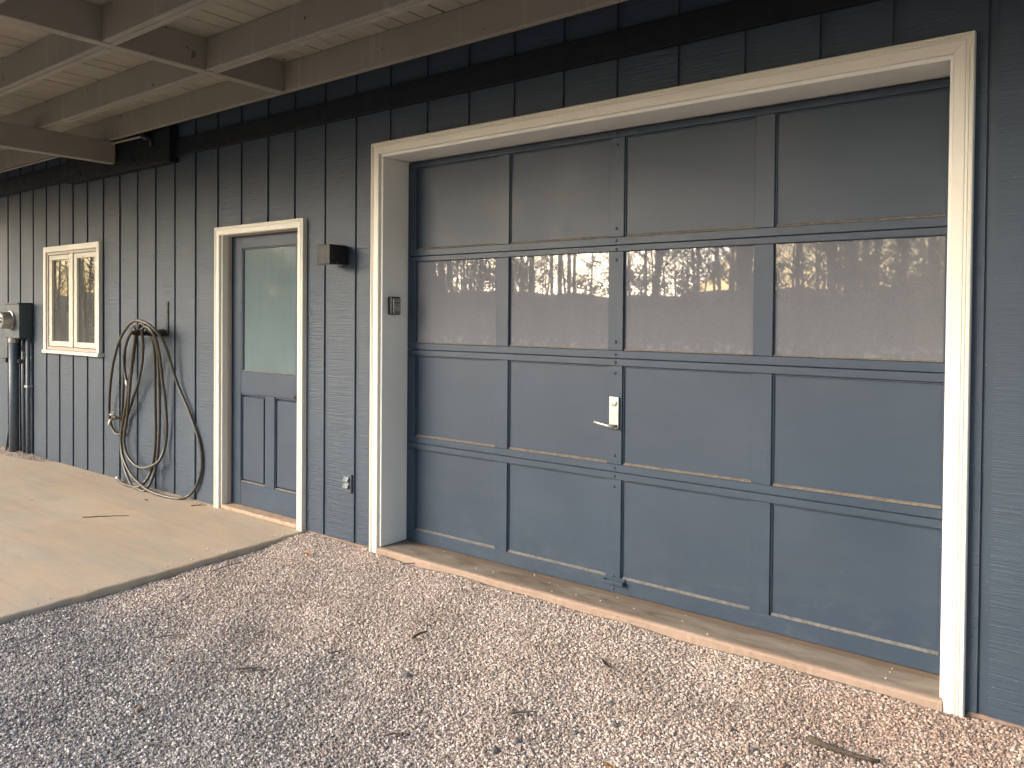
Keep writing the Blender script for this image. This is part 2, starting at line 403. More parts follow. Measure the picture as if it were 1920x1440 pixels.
# ------------------------------------------------------------------ house wall
wall = thing('house_wall', (0, W, 0), 'blue-grey rough-sawn house wall of upright grooved boards', 'wall')
G = [-5.759, -5.437, -5.116, -4.798, -4.50, -4.205, -3.907, -3.593, -3.286, -2.976, -2.673, -2.371, -2.062, -1.75, -1.442, -1.115, -.81, -.486, -.181, .132, .445, .768, 1.090, 1.411, 1.726, 2.052, 2.370, 2.690, 2.968, 3.293]
while G[0] > -9: G.insert(0, G[0]-.312)
while G[-1] < 6.0: G.append(G[-1]+.312)
GW = .036; ZT = 5.2
OPEN = [(.04, 3.21, -1, 2.49), (-1.70, -.705, -1, 2.085), (-4.74, -3.63, 1.10, 2.08)]
def cut_sheet(bm, x0, x1, z0, z1, yf, yb=None):
    xs = sorted({x0, x1} | {e for a in OPEN for e in a[:2] if x0 < e < x1})
    zs = sorted({z0, z1} | {e for a in OPEN for e in a[2:] if z0 < e < z1})
    inside = lambda i, j: 0 <= i < len(xs)-1 and 0 <= j < len(zs)-1 and not any(a[0] < (xs[i]+xs[i+1])/2 < a[1] and a[2] < (zs[j]+zs[j+1])/2 < a[3] for a in OPEN)
    V = {}
    def vv(x, y, z):
        k = (x, y, z)
        if k not in V: V[k] = bm.verts.new(k)
        return V[k]
    for i in range(len(xs)-1):
        for j in range(len(zs)-1):
            if not inside(i, j): continue
            a, b, c, d = xs[i], xs[i+1], zs[j], zs[j+1]
            bm.faces.new((vv(a, yf, c), vv(b, yf, c), vv(b, yf, d), vv(a, yf, d)))
            if yb is None: continue
            if not inside(i-1, j): bm.faces.new((vv(a, yb, c), vv(a, yf, c), vv(a, yf, d), vv(a, yb, d)))
            if not inside(i+1, j): bm.faces.new((vv(b, yf, c), vv(b, yb, c), vv(b, yb, d), vv(b, yf, d)))
            if not inside(i, j-1): bm.faces.new((vv(a, yb, c), vv(b, yb, c), vv(b, yf, c), vv(a, yf, c)))
            if not inside(i, j+1): bm.faces.new((vv(a, yf, d), vv(b, yf, d), vv(b, yb, d), vv(a, yb, d)))
for a, b in zip(G, G[1:]):
    if a > OPEN[0][0] and b < OPEN[0][1]: pass
    bm = bmesh.new(); j = R.uniform(-.0012, .0012)
    cut_sheet(bm, a+GW, b, .004, ZT, W+j, W+.016)
    if bm.faces: bm_obj('siding_board', bm, M['siding'], wall)
    else: bm.free()
bm = bmesh.new(); cut_sheet(bm, -9, 6.1, .006, ZT, W+.0105); bm_obj('groove_backing', bm, M['batten'], wall)
for a, b in ((-9.0, -1.74), (-.66, -.002), (3.262, 6.1)):
    box('footing', a, b, W+.004, .3, -.3, .003, M['clay'], wall, 0)
# closed room behind the wall
bm = bmesh.new(); add_box(bm, -9, 6.1, .30, 5, -.2, ZT)
for f in [f for f in bm.faces if f.calc_center_median().y < .31]: bm.faces.remove(f)
bm_obj('interior_shell', bm, M['interior'], wall)
box('ledger_board', -9, -4.152, .004, W-.002, 2.715, 2.885, M['ledger'], wall, .003)
box('ledger_board', -2.298, 6.1, .004, W-.002, 2.722, 2.855, M['ledger'], wall, .003)
pl = box('bearing_plate', -4.15, -2.30, -.045, W-.002, 2.676, 2.95, M['ledger'], wall, .003)
for x, z in ((-3.86, 2.735), (-3.37, 2.745), (-2.86, 2.745)):
    lathe('bolt', [(0, .016), (.006, .016), (.008, .009), (.014, .009)], (x, -.046, z), (0, -1, 0), M['black'], pl, 10)

# ------------------------------------------------------------------ deck overhead
deck = thing('deck', (-1.2, -2.6, 0), 'taupe painted deck frame and plank ceiling overhead', 'deck')
ZB, ZJ, ZE = 2.935, 3.125, -2.66
def joist2(x0, x1, yf, yr):
    w = (yr-yf)/2
    box('joist', x0, x1, yf, yf+w-.001, ZB, ZJ, M['joist'], deck, .003)
    box('joist', x0, x1, yf+w+.001, yr, ZB-.003, ZJ, M['joist'], deck, .003)
box('joist', -9, -.777, -.130, -.092, ZB, ZJ, M['joist'], deck, .003)
box('joist', -.773, 6.1, -.132, -.092, ZB, ZJ, M['joist'], deck, .003)
for yf, yr, yl, yl2 in ((-.695, -.617, -.675, -.597), (-1.308, -1.230, -1.285, -1.207), (-1.92, -1.842, -1.90, -1.822), (-2.53, -2.452, -2.51, -2.432)):
    joist2(-.690, 6.1, yf, yr); joist2(-9, -.782, yl, yl2)
box('cross_beam', -.733, -.695, ZE+.05, -.134, ZB-.004, ZJ, M['joist'], deck, .003)
box('cross_beam', -.775, -.736, ZE+.05, -.134, ZB-.001, ZJ, M['joist'], deck, .003)
box('girder', -3.235, -3.150, ZE+.05, -.062, ZB-.187, ZB-.002, M['joist'], deck, .004)
box('girder', -8.6, -8.5, ZE+.05, -.05, ZB-.187, ZB-.002, M['joist'], deck, .004)
box('rim_board', -9, 6.1, ZE, ZE+.045, ZB-.03, ZJ+.04, M['joist'], deck, .004)
x = -9.0
while x < 6.0:
    w = R.choice([.138, .142, .142, .146]); g = R.choice([.004, .005, .006, .009, .013]); dz = R.uniform(0, .003)
    box('plank', x, x+w, ZE+.05, .043, ZJ+dz, ZJ+.03+dz, M['plank'], deck, .002)
    x += w+g
box('deck_cover', -9.05, 6.15, ZE-.05, .060, ZJ+.036, ZJ+.06, M['rubber'], deck, 0)
for px in (-8.6, -5.6, 5.8):
    box('post', px-.07, px+.07, ZE+.05, ZE+.19, -.15, ZB-.03, M['brick'], deck, .006)

# conduit run along the beam with its fitting on the bearing plate
cd = thing('conduit_pipe', (-5, -.09, 2.93), 'thin pale conduit running along the beam to the bearing plate', 'pipe')
tube('pipe_run', [(-9, -.110, 2.918), (-4.2, -.110, 2.922), (-2.95, -.085, 2.915), (-2.66, -.068, 2.918)], .011, M['joist'], cd)
lathe('elbow_fitting', [(0, .020), (.02, .024), (.07, .024), (.09, .018)], (-2.68, -.068, 2.918), (1, 0, -.25), M['blackplastic'], cd, 12)
tube('cable_end', catmull([(-2.60, -.068, 2.905), (-2.565, -.07, 2.885), (-2.555, -.065, 2.855), (-2.57, -.055, 2.83)], 4), .011, M['blackplastic'], cd)

# ------------------------------------------------------------------ trim helper
def casing(parent, x0, x1, zt, zb, prof, mat, suffix='casing'):
    """mitred moulding: left leg, head, right leg; prof = [(u from outer edge, y)]"""
    k = len(prof)
    def strip(name, A, B):
        v = A+B; f = [(i, (i+1) % k, k+(i+1) % k, k+i) for i in range(k)] + [tuple(range(k))[::-1], tuple(range(k, 2*k))]
        return py_obj(name, v, f, mat, parent)
    g = .0006
    strip('side_'+suffix, [(x0+u, y, zb) for u, y in prof], [(x0+u, y, zt-u-g) for u, y in prof])
    strip('side_'+suffix, [(x1-u, y, zb) for u, y in prof], [(x1-u, y, zt-u-g) for u, y in prof])
    strip('head_'+suffix, [(x0+u+g, y, zt-u) for u, y in prof], [(x1-u-g, y, zt-u) for u, y in prof])
def mould(w):
    return [(0, W+.006), (0, .005), (.003, .001), (.011, 0), (.013, .004), (.016, .005), (.018, .001), (.022, .001), (.024, .005), (.027, .0055), (.030, .002), (w-.004, .003), (w, .007), (w, W+.006)]

# ------------------------------------------------------------------ garage door
gd = thing('garage_door', (1.63, .24, .03), 'wide blue-grey sectional garage door with a row of dusty panes', 'garage door')
casing(gd, 0, 3.255, 2.527, -.018, mould(.070), M['trim'])
box('side_jamb', .064, .088, .022, .30, .031, 2.44, M['jamb'], gd, .0025)
box('side_jamb', 3.172, 3.196, .022, .30, .031, 2.44, M['jamb'], gd, .0025)
box('head_jamb', .062, 3.198, .022, .30, 2.4405, 2.466, M['jamb'], gd, .0025)
DY = .238
cols = [(.160, .816), (.906, 1.570), (1.658, 2.345), (2.438, 3.130)]
rows = [(1.881, 2.397, 1.8405, 2.432), (1.293, 1.806, 1.2525, 1.838), (.701, 1.213, .6605, 1.250), (.106, .621, .030, .658)]
XL, XR = .090, 3.170
for ri, (pz0, pz1, sz0, sz1) in enumerate(rows):
    glass = ri == 1
    sec = box('section', XL+.004, XR-.004, DY+.030, DY+.040, sz0, sz1, M['rubber'] if glass else M['door'], gd, 0)
    box('rail', XL, XR, DY+R.uniform(-.0006, .0006), DY+.034, pz1, sz1, M['door'], sec, .0028)
    box('rail', XL, XR, DY+R.uniform(-.0006, .0006), DY+.034, sz0, pz0, M['door'], sec, .0028)
    ex = [XL]+[e for c in cols for e in c]+[XR]
    for a, b in zip(ex[0::2], ex[1::2]):
        box('stile', a, b, DY+.0012+R.uniform(-.0004, .0004), DY+.034, pz0+.0005, pz1-.0005, M['door'], sec, .002)
    for a, b in cols:
        if glass:
            box('pane', a+.001, b-.001, DY+.018, DY+.023, pz0+.001, pz1-.001, M['pane'], sec, 0)
            box('glazing_bead', a+.001, b-.001, DY+.008, DY+.0175, pz0+.001, pz0+.007, M['ledge'], sec, .001)
        else:
            box('panel', a+.001, b-.001, DY+.016, DY+.028, pz0+.001, pz1-.001, M['door'], sec, 0)
            # small cove strips round the panel
            box('panel_bead', a+.001, a+.008, DY+.009, DY+.0165, pz0+.010, pz1-.001, M['door'], sec, .002)
            box('panel_bead', a+.009, b-.001, DY+.009, DY+.0165, pz1-.008, pz1-.001, M['door'], sec, .002)
            py = pz0+.001; v = [(a+.009, DY+.004, py), (b-.001, DY+.004, py), (b-.001, DY+.0165, py), (a+.009, DY+.0165, py), (a+.009, DY+.0165, py+.011), (b-.001, DY+.0165, py+.011)]
            v[0] = (a+.009, DY+.004, py+.004); v[1] = (b-.001, DY+.004, py+.004)
            v += [(a+.009, DY+.004, py), (b-.001, DY+.004, py)]
            py_obj('panel_ledge', v, [(0, 1, 5, 4), (6, 7, 1, 0), (6, 0, 4, 3), (7, 2, 5, 1), (3, 4, 5, 2), (6, 3, 2, 7)], M['ledge2'] if ri == 3 else M['ledge'], sec)
    for z in (sz1-.02, sz1-.075, sz0+.02, sz0+.085):
        lathe('carriage_bolt', [(0, .009), (.002, .008), (.0045, .0045), (.005, .001)], (1.616, DY+.0002, z), (0, -1, 0), M['door'], sec, 10)
lk = box('lock_plate', 1.588, 1.645, DY-.011, DY, .885, 1.052, M['steel'], gd, .003, 2)
lathe('lock_cylinder', [(0, .018), (.004, .018), (.005, .014), (.007, .013)], (1.616, DY-.011, 1.020), (0, -1, 0), M['steel'], lk, 18)
lathe('keyhole', [(0, .004), (.0006, .004)], (1.616, DY-.0182, 1.013), (0, -1, 0), M['rubber'], lk, 8)
lathe('embossed_ring', [(0, .019), (.0018, .019), (.0019, .0155), (.0005, .015)], (1.616, DY-.011, .965), (0, -1, 0), M['steel'], lk, 18)
box('embossed_bar', 1.600, 1.632, DY-.0128, DY-.011, .932, .938, M['steel'], lk, .0005)
lathe('screw_hole', [(0, .005), (.0006, .005)], (1.634, DY-.0112, .903), (0, -1, 0), M['rubber'], lk, 8)
bm = bmesh.new(); add_tube(bm, [(1.622, DY-.010, .903), (1.622, DY-.040, .903)], .008, 10)
add_tube(bm, [(1.632, DY-.040, .899), (1.600, DY-.043, .904), (1.555, DY-.046, .912), (1.520, DY-.047, .918)], [.009, .0085, .008, .0075], 10)
bmesh.ops.recalc_face_normals(bm, faces=bm.faces); bm_obj('lever', bm, M['steel'], lk, True)
bm = bmesh.new(); add_box(bm, 1.570, 1.690, DY-.005, DY-.0002, .078, .112, .002); add_box(bm, 1.572, 1.688, DY-.030, DY-.004, .079, .085, .002); add_box(bm, 1.572, 1.688, DY-.031, DY-.026, .083, .100, .002)
add_box(bm, 1.570, 1.576, DY-.030, DY-.004, .083, .100, .001); add_box(bm, 1.684, 1.690, DY-.030, DY-.004, .083, .100, .001)
bm_obj('lift_handle', bm, M['door'], gd)

# garage sill: concrete kerb under the door
bm = bmesh.new(); n = 150; rowsv = []
pr = [(-.004, -.2), (-.002, .018), (.003, .026), (.012, .029), (.180, .031), (.186, .026), (.40, .027)]
for i in range(n+1):
    x = .075+(3.185-.075)*i/n; jj = .0015*math.sin(i*.21)+R.uniform(-.0012, .0012)
    rowsv.append([bm.verts.new((x, y+(jj if k in (1, 2, 3) else 0), z+(R.uniform(-.0006, .0006) if 0 < k < 4 else 0))) for k, (y, z) in enumerate(pr)])
for a, b in zip(rowsv, rowsv[1:]):
    for k in range(len(pr)-1): bm.faces.new((a[k], b[k], b[k+1], a[k+1]))
bmesh.ops.recalc_face_normals(bm, faces=bm.faces)
o = bm_obj('garage_sill', bm, M['sill'], None, False); tag(o, kind='structure')

# ------------------------------------------------------------------ entry door
ed = thing('entry_door', (-1.2, .1, 0), 'blue-grey entry door with frosted upper pane in white trim', 'door')
casing(ed, -1.738, -.669, 2.1176, .0, mould(.062), M['trim'])
box('side_jamb', -1.682, -1.658, .022, .18, .002, 2.062, M['trim'], ed, .002)
box('side_jamb', -.745, -.721, .022, .18, .002, 2.062, M['trim'], ed, .002)
box('head_jamb', -1.684, -.719, .022, .18, 2.0625, 2.086, M['trim'], ed, .002)
box('door_stop', -1.6575, -1.645, .064, .094, .034, 2.060, M['track'], ed, .0015)
box('door_stop', -.758, -.7455, .064, .094, .034, 2.060, M['track'], ed, .0015)
box('door_stop', -1.644, -.759, .064, .094, 2.048, 2.0605, M['track'], ed, .0015)
box('threshold', -1.656, -.747, .012, .17, .002, .030, M['threshold'], ed, .004)
D0 = .098; dx0, dx1 = -1.653, -.750
leafd = box('door_leaf', dx0, dx1, D0+.030, D0+.036, .034, 2.056, M['door'], ed, 0)
gx0, gx1, gz0, gz1 = -1.518, -.868, 1.040, 1.958
P1 = (-1.532, -1.228, .205, .872); P2 = (-1.112, -.830, .205, .872)
box('stile', dx0, -1.533, D0, D0+.034, .034, 2.056, M['door'], leafd, .002)
box('stile', -.829, dx1, D0, D0+.034, .034, 2.056, M['door'], leafd, .002)
box('rail', -1.5325, -.8295, D0+.0006, D0+.034, gz1, 2.056, M['door'], leafd, .002)
box('rail', -1.5325, -.8295, D0+.0006, D0+.034, .873, gz0, M['door'], leafd, .002)
box('rail', -1.5325, -.8295, D0+.0006, D0+.034, .034, .204, M['door'], leafd, .002)
box('stile', -1.227, -1.113, D0+.0003, D0+.034, .2045, .8725, M['door'], leafd, .002)
box('stile', -1.5325, gx0, D0+.0004, D0+.034, gz0+.0005, gz1-.0005, M['door'], leafd, .002)
box('stile', gx1, -.8295, D0+.0004, D0+.034, gz0+.0005, gz1-.0005, M['door'], leafd, .002)
box('pane', gx0, gx1, D0+.014, D0+.019, gz0, gz1, M['frost'], leafd, 0)
for a, b, c, d in ((gx0, gx0+.010, gz0+.011, gz1-.011), (gx1-.010, gx1, gz0+.011, gz1-.011), (gx0, gx1, gz0+.0005, gz0+.010), (gx0, gx1, gz1-.010, gz1-.0005)):
    box('glazing_bead', a, b, D0+.004, D0+.0135, c, d, M['door'] if d-c > .1 or c > 1.5 else M['ledge2'], leafd, .002)
for a, b, c, d in (P1, P2):
    pnl = box('raised_panel', a+.022, b-.022, D0+.006, D0+.029, c+.022, d-.022, M['door'], leafd, .004)
    for q in ((a, b, d-.012, d), (a, a+.010, c+.0125, d-.0125), (b-.010, b, c+.0125, d-.0125)):
        box('panel_mould', q[0], q[1], D0+.007, D0+.029, q[2], q[3], M['door'], leafd, .003)
    box('panel_mould', a, b, D0+.004, D0+.029, c, c+.012, M['ledge2'], leafd, .004)
    v = [(a+.022, D0+.0062, d-.022), (b-.022, D0+.0062, d-.022), (b-.012, D0+.022, d-.0125), (a+.012, D0+.022, d-.0125)]
kb = lathe('door_knob', [(0, .030), (.004, .030), (.008, .012), (.030, .011), (.036, .022), (.048, .027), (.060, .023), (.065, .010)], (-.790, D0-.0005, .905), (0, -1, 0), M['black'], ed, 18)

# ------------------------------------------------------------------ window
wn = thing('casement_window', (-4.19, W, 1.1), 'small two-sash casement window with cream trim and blinds', 'window')
WX0, WX1 = -4.775, -3.597
prof = [(0, W+.004), (0, .003), (.003, 0), (.050, 0), (.054, .003), (.054, W+.03)]
casing(wn, WX0, WX1, 2.112, 1.103, prof, M['trim'])
box('sill', WX0-.008, WX1+.008, -.012, .06, 1.070, 1.102, M['trim'], wn, .004)
fx0, fx1, fz0, fz1 = -4.719, -3.653, 1.104, 2.056
box('frame_side', fx0, fx0+.028, .012, .12, fz0, fz1, M['track'], wn, .002)
box('frame_side', fx1-.020, fx1, .012, .12, fz0, fz1, M['track'], wn, .002)
box('frame_head', fx0+.0285, fx1-.0205, .0125, .12, fz1-.026, fz1, M['track'], wn, .002)
box('frame_sill', fx0+.0285, fx1-.0205, .0105, .12, fz0, fz0+.032, M['track'], wn, .002)
box('mullion', -4.200, -4.145, .010, .12, fz0+.0325, fz1-.0265, M['sash'], wn, .003)
for a, b in ((-4.685, -4.2045), (-4.1405, -3.6765)):
    z0, z1 = fz0+.036, fz1-.030
    s = box('sash', a, a+.062, .020, .06, z0, z1, M['sash'], wn, .003)
    box('sash_stile', b-.046, b, .020, .06, z0, z1, M['sash'], s, .003)
    box('sash_rail', a+.0625, b-.0465, .0205, .06, z1-.046, z1, M['sash'], s, .003)
    box('sash_rail', a+.0625, b-.0465, .0205, .06, z0, z0+.050, M['sash'], s, .003)
    box('pane', a+.0625, b-.0465, .040, .044, z0+.0505, z1-.0465, M['glass'], s, 0)
# curtains and blind behind the panes
def drape(name, x0, x1, y, z0, z1, nf, parent, mat='curtain'):
    bm = bmesh.new(); k = nf*6; A = []; B = []
    for i in range(k+1):
        x = x0+(x1-x0)*i/k; yy = y+.014*math.sin(i/6*2*math.pi)+.004*math.sin(i*1.3)
        A.append(bm.verts.new((x, yy, z0))); B.append(bm.verts.new((x, yy, z1)))
    for i in range(k): bm.faces.new((A[i], A[i+1], B[i+1], B[i]))
    return bm_obj(name, bm, M[mat], parent, True)
drape('curtain', -4.66, -4.54, .066, 1.13, 2.04, 3, wn); drape('curtain', -4.12, -4.03, .066, 1.13, 2.04, 2, wn)
drape('added_backing', -4.72, -3.66, .112, 1.11, 2.05, 14, wn, 'backing')  # full-width pale backing, added so the panes read mid grey
z = 1.16
while z < 1.96:
    bm = bmesh.new(); add_box(bm, -3.96, -3.68, .060, .088, z, z+.003)
    bmesh.ops.rotate(bm, verts=bm.verts, cent=(0, .074, z), matrix=Matrix.Rotation(math.radians(-52), 3, 'X'))
    bm_obj('blind_slat', bm, M['curtain'], wn); z += .042
bm = bmesh.new(); add_box(bm, -4.75, -3.62, .1205, .45, 1.08, 2.09)
for f in [f for f in bm.faces if f.calc_center_median().y < .13]: bm.faces.remove(f)
bm_obj('window_recess', bm, M['interior'], wn)

# ------------------------------------------------------------------ fixtures on the wall
lp = thing('wall_lamp', (-.30, W, 1.85), 'black cube wall lamp between entry door and garage door', 'lamp')
bm = bmesh.new(); add_box(bm, -.366, -.240, -.120, W-.012, 1.787, 1.911, .002)
body = bm_obj('lamp_body', bm, M['black'], lp)
box('back_plate', -.360, -.246, W-.012, W+.001, 1.792, 1.906, M['black'], lp, .001)
box('light_lens', -.345, -.262, -.100, W-.03, 1.7845, 1.787, M['white'], lp, .0005)
lathe('set_screw', [(0, .003), (.003, .003)], (-.2395, -.06, 1.797), (1, 0, 0), M['steel'], lp, 8)

ou = thing('wall_outlet', (-.232, W, .38), 'small weatherproof outlet cover low on the wall', 'outlet')
box('cover_plate', -.272, -.192, W-.012, W+.001, .322, .440, M['outlet'], ou, .002)
for z in (.352, .394):
    v = [(-.262, W-.012, z), (-.206, W-.012, z), (-.206, W-.012, z+.034), (-.262, W-.012, z+.034), (-.258, W-.032, z+.003), (-.210, W-.032, z+.003), (-.210, W-.017, z+.031), (-.258, W-.017, z+.031)]
    py_obj('flap', v, [(4, 5, 6, 7), (0, 1, 5, 4), (1, 2, 6, 5), (2, 3, 7, 6), (3, 0, 4, 7)], M['outlet'], ou)
lathe('screw', [(0, .004), (.002, .003)], (-.232, W-.012, .389), (0, -1, 0), M['steel'], ou, 8)

kb2 = thing('key_lock_box', (.11, .10, 1.52), 'small black and grey key lock box on the garage jamb', 'lock box')
bm = bmesh.new(); add_box(bm, .0885, .128, .066, .140, 1.470, 1.582, .006, 2); bm_obj('case', bm, M['blackplastic'], kb2)
bm = bmesh.new(); add_box(bm, .1283, .135, .074, .134, 1.476, 1.572, .005, 2); fc = bm_obj('face_cover', bm, M['greyplastic'], kb2)
for k in range(4): lathe('number_dial', [(0, .0045), (.004, .0045)], (.1335, .088+k*.010, 1.543), (1, 0, 0), M['blackplastic'], fc, 10)
box('dial_window', .1345, .1365, .083, .124, 1.5355, 1.5385, M['steel'], fc, .0004)
box('latch_slot', .1340, .1363, .094, .114, 1.524, 1.529, M['blackplastic'], fc, .0004)
box('label_strip', .1345, .1358, .088, .122, 1.484, 1.490, M['blackplastic'], fc, .0003)

# ------------------------------------------------------------------ electric meter
mt = thing('electric_meter', (-5.32, W, .03), 'blue-grey electric meter box with round glass meter and conduits', 'meter')
mb = box('meter_box', -5.50, -5.130, -.085, W+.001, 1.203, 1.552, M['metergrey'], mt, .004)
box('box_lid', -5.515, -5.122, -.096, W+.001, 1.5525, 1.566, M['metergrey'], mb, .002)
mr = lathe('meter_ring', [(0, .098), (.012, .098), (.016, .088), (.085, .084), (.092, .080)], (-5.335, -.085, 1.385), (0, -1, 0), M['meterring'], mt, 28)
lathe('dial_face', [(0, .078), (.002, .078)], (-5.335, -.1775, 1.385), (0, -1, 0), M['white'], mr, 24)
box('register', -5.365, -5.305, -.1835, -.1795, 1.402, 1.418, M['blackplastic'], mr, .0005)
box('register', -5.370, -5.300, -.1835, -.1795, 1.360, 1.378, M['blackplastic'], mr, .0005)
lathe('glass_dome', [(0, .080), (.014, .078), (.020, .070), (.022, .02)], (-5.335, -.177, 1.385), (0, -1, 0), M['lens'], mr, 28)
tube('conduit', [(-5.415, -.030, 1.21), (-5.415, -.030, .02)], .046, M['pipe'], mt, 16)
lathe('conduit_collar', [(0, .052), (.05, .052)], (-5.415, -.030, 1.203), (0, 0, -1), M['meterring'], mt, 16)
tube('conduit', [(-5.245, -.005, 1.21), (-5.245, -.005, .70), (-5.243, 0, .02)], .017, M['pipe'], mt, 10)
tube('conduit', [(-5.150, .005, 1.21), (-5.150, .005, .62), (-5.150, .008, .02)], .020, M['pipe'], mt, 10)
box('conduit_strap', -5.185, -5.115, -.019, W, .70, .722, M['steel'], mt, .001)
tube('ground_wire', catmull([(-5.215, -.02, 1.20), (-5.21, -.03, 1.08), (-5.16, -.02, 1.04), (-5.21, -.015, .96), (-5.22, -.005, .80)], 5), .006, M['iron'], mt, 6)
lathe('ground_clamp', [(0, .018), (.012, .026), (.03, .02), (.045, .01)], (-5.245, -.012, .965), (0, -1, 0), M['iron'], mt, 8)
cb = box('cable_box', -5.66, -5.50, -.06, W+.001, .99, 1.22, M['metergrey'], mt, .004)
box('cable_box_side', -5.498, -5.463, -.030, W+.001, 1.0, 1.19, M['ledger'], mt, .002)
box('cable_gland', -5.64, -5.56, -.055, -.01, .94, .985, M['blackplastic'], mt, .003)
tube('cable', catmull([(-5.56, -.02, .99), (-5.54, -.015, .8), (-5.55, -.02, .5), (-5.53, -.02, .36), (-5.56, -.03, .2), (-5.57, -.05, .0)], 5), .010, M['blackplastic'], mt, 6)
tube('cable', catmull([(-5.50, -.02, 1.0), (-5.49, -.015, .7), (-5.50, -.02, .3), (-5.49, -.04, .0)], 5), .013, M['pipe'], mt, 6)

# ------------------------------------------------------------------ hose, hanger, spigot
HOSE = [(-3.191,-0.02,0.026),(-3.029,-0.06,0.0),(-2.893,-0.07,-0.002),(-2.75,-0.06,0.024),(-2.686,-0.03,0.083),(-2.66,0.0,0.174),(-2.631,0.01,0.3),(-2.621,0.015,0.485),(-2.619,0.01,0.731),(-2.568,-0.02,1.041),(-2.525,-0.05,1.189),(-2.52,-0.08,1.286),(-2.6,-0.1,1.351),(-2.761,-0.09,1.355),(-2.922,-0.06,1.271),(-3.047,-0.03,1.16),(-3.127,0.0,0.952),(-3.189,0.015,0.624),(-3.216,0.015,0.389),(-3.166,0.0,0.227),(-3.046,-0.02,0.091),(-2.862,-0.06,-0.011),(-2.723,-0.08,-0.021),(-2.621,-0.07,0.013),(-2.578,-0.03,0.128),(-2.552,-0.01,0.263),(-2.534,0.0,0.495),(-2.515,-0.01,0.801),(-2.483,-0.04,1.106),(-2.461,-0.08,1.252),(-2.509,-0.11,1.34),(-2.589,-0.13,1.384),(-2.716,-0.1,1.27),(-2.851,-0.06,1.068),(-2.967,-0.03,0.86),(-3.093,-0.01,0.621),(-3.153,-0.01,0.436),(-3.143,-0.015,0.309),(-3.065,-0.03,0.205),(-2.875,-0.06,0.106),(-2.618,-0.09,0.047),(-2.452,-0.09,0.022),(-2.283,-0.07,0.008),(-2.159,-0.04,0.007),(-2.087,0.0,0.036),(-1.996,0.015,0.128),(-1.937,0.02,0.262),(-1.946,0.02,0.411),(-2.006,0.018,0.544),(-2.121,0.012,0.721),(-2.259,0.0,0.912),(-2.313,-0.03,1.089),(-2.342,-0.07,1.243),(-2.393,-0.11,1.334),(-2.498,-0.14,1.394),(-2.634,-0.15,1.407),(-2.817,-0.12,1.36),(-3.04,-0.08,1.237),(-3.235,-0.04,1.038),(-3.339,-0.02,0.811),(-3.396,0.0,0.596),(-3.367,0.01,0.453),(-3.259,0.01,0.4),(-3.139,0.0,0.449),(-3.074,0.0,0.571),(-2.918,-0.02,0.762),(-2.786,-0.04,0.921),(-2.678,-0.07,1.063),(-2.605,-0.1,1.212),(-2.57,-0.125,1.322),(-2.485,-0.135,1.359),(-2.397,-0.12,1.301),(-2.392,-0.08,1.158),(-2.42,-0.04,0.965),(-2.422,-0.01,0.747),(-2.426,0.005,0.529),(-2.456,0.005,0.381),(-2.472,-0.03,0.275),(-2.564,-0.05,0.218),(-2.721,-0.05,0.183),(-2.88,-0.045,0.204),(-3.005,-0.04,0.276),(-3.044,-0.04,0.399),(-3.016,-0.035,0.528),(-2.934,-0.05,0.776),(-2.803,-0.09,1.071),(-2.674,-0.13,1.284),(-2.718,-0.12,1.337),(-2.899,-0.08,1.253),(-3.024,-0.05,1.111),(-3.039,-0.04,0.983),(-3.0,-0.04,0.884)]
hh = thing('hose_hanger', (-2.50, W, 1.35), 'dark metal hose hanger screwed to the wall', 'hanger')
box('upright_bar', -2.478, -2.452, W-.006, W+.001, 1.30, 1.565, M['black'], hh, .001)
for z in (1.54, 1.48): lathe('screw', [(0, .007), (.003, .006), (.004, .002)], (-2.465, W-.0062, z), (0, -1, 0), M['iron'], hh, 8)
bm = bmesh.new(); N = 14; rws = []
for yy, lip in ((W-.002, .030), (W-.012, .0), (-.10, .0), (-.135, .010), (-.165, .034)):
    rws.append([bm.verts.new((-2.560+(.125+lip*.3)*math.cos(a), yy, 1.235+(.085+lip*.6)*math.sin(a))) for a in [math.radians(35+110*i/N) for i in range(N+1)]])
for a, b in zip(rws, rws[1:]):
    for i in range(N): bm.faces.new((a[i], a[i+1], b[i+1], b[i]))
r2 = bmesh.ops.solidify(bm, geom=list(bm.faces), thickness=.003)
bm_obj('saddle', bm, M['iron'], hh, True)
hs = thing('garden_hose', (-2.6, -.05, 0), 'dark olive garden hose hanging in long tangled loops', 'hose')
pts = [(x, y, max(z, .0125+.002*math.sin(i))) for i, (x, y, z) in enumerate(HOSE)]
tube('hose_tube', catmull(pts, 7), .0118, M['hose'], hs, 10)
e = Vector(pts[-1]); d = (e-Vector(pts[-2])).normalized()
lathe('coupling', [(-.008, .0125), (.002, .0135), (.004, .0165), (.024, .0165), (.027, .013), (.034, .0125)], e, d, M['steel'], hs, 12)
e = Vector(pts[0]); d = (e-Vector(pts[1])).normalized(); d.z = .15
lathe('coupling', [(-.008, .0125), (.002, .0135), (.004, .0175), (.028, .0175), (.031, .014), (.04, .0135)], e, d, M['steel'], hs, 12)
sp = thing('spigot', (-3.21, W, .55), 'brass garden spigot on the wall behind the hose', 'spigot')
lathe('flange', [(0, .030), (.004, .030), (.006, .014), (.045, .013), (.05, .017), (.075, .017), (.08, .012)], (-3.225, W, .555), (0, -1, 0), M['brass'], sp, 14)
tube('spout', catmull([(-3.225, -.030, .555), (-3.225, -.060, .545), (-3.225, -.075, .525), (-3.225, -.080, .495)], 4), .012, M['brass'], sp, 10)
tube('stem', [(-3.225, -.030, .555), (-3.215, -.055, .592)], .006, M['brass'], sp, 8)
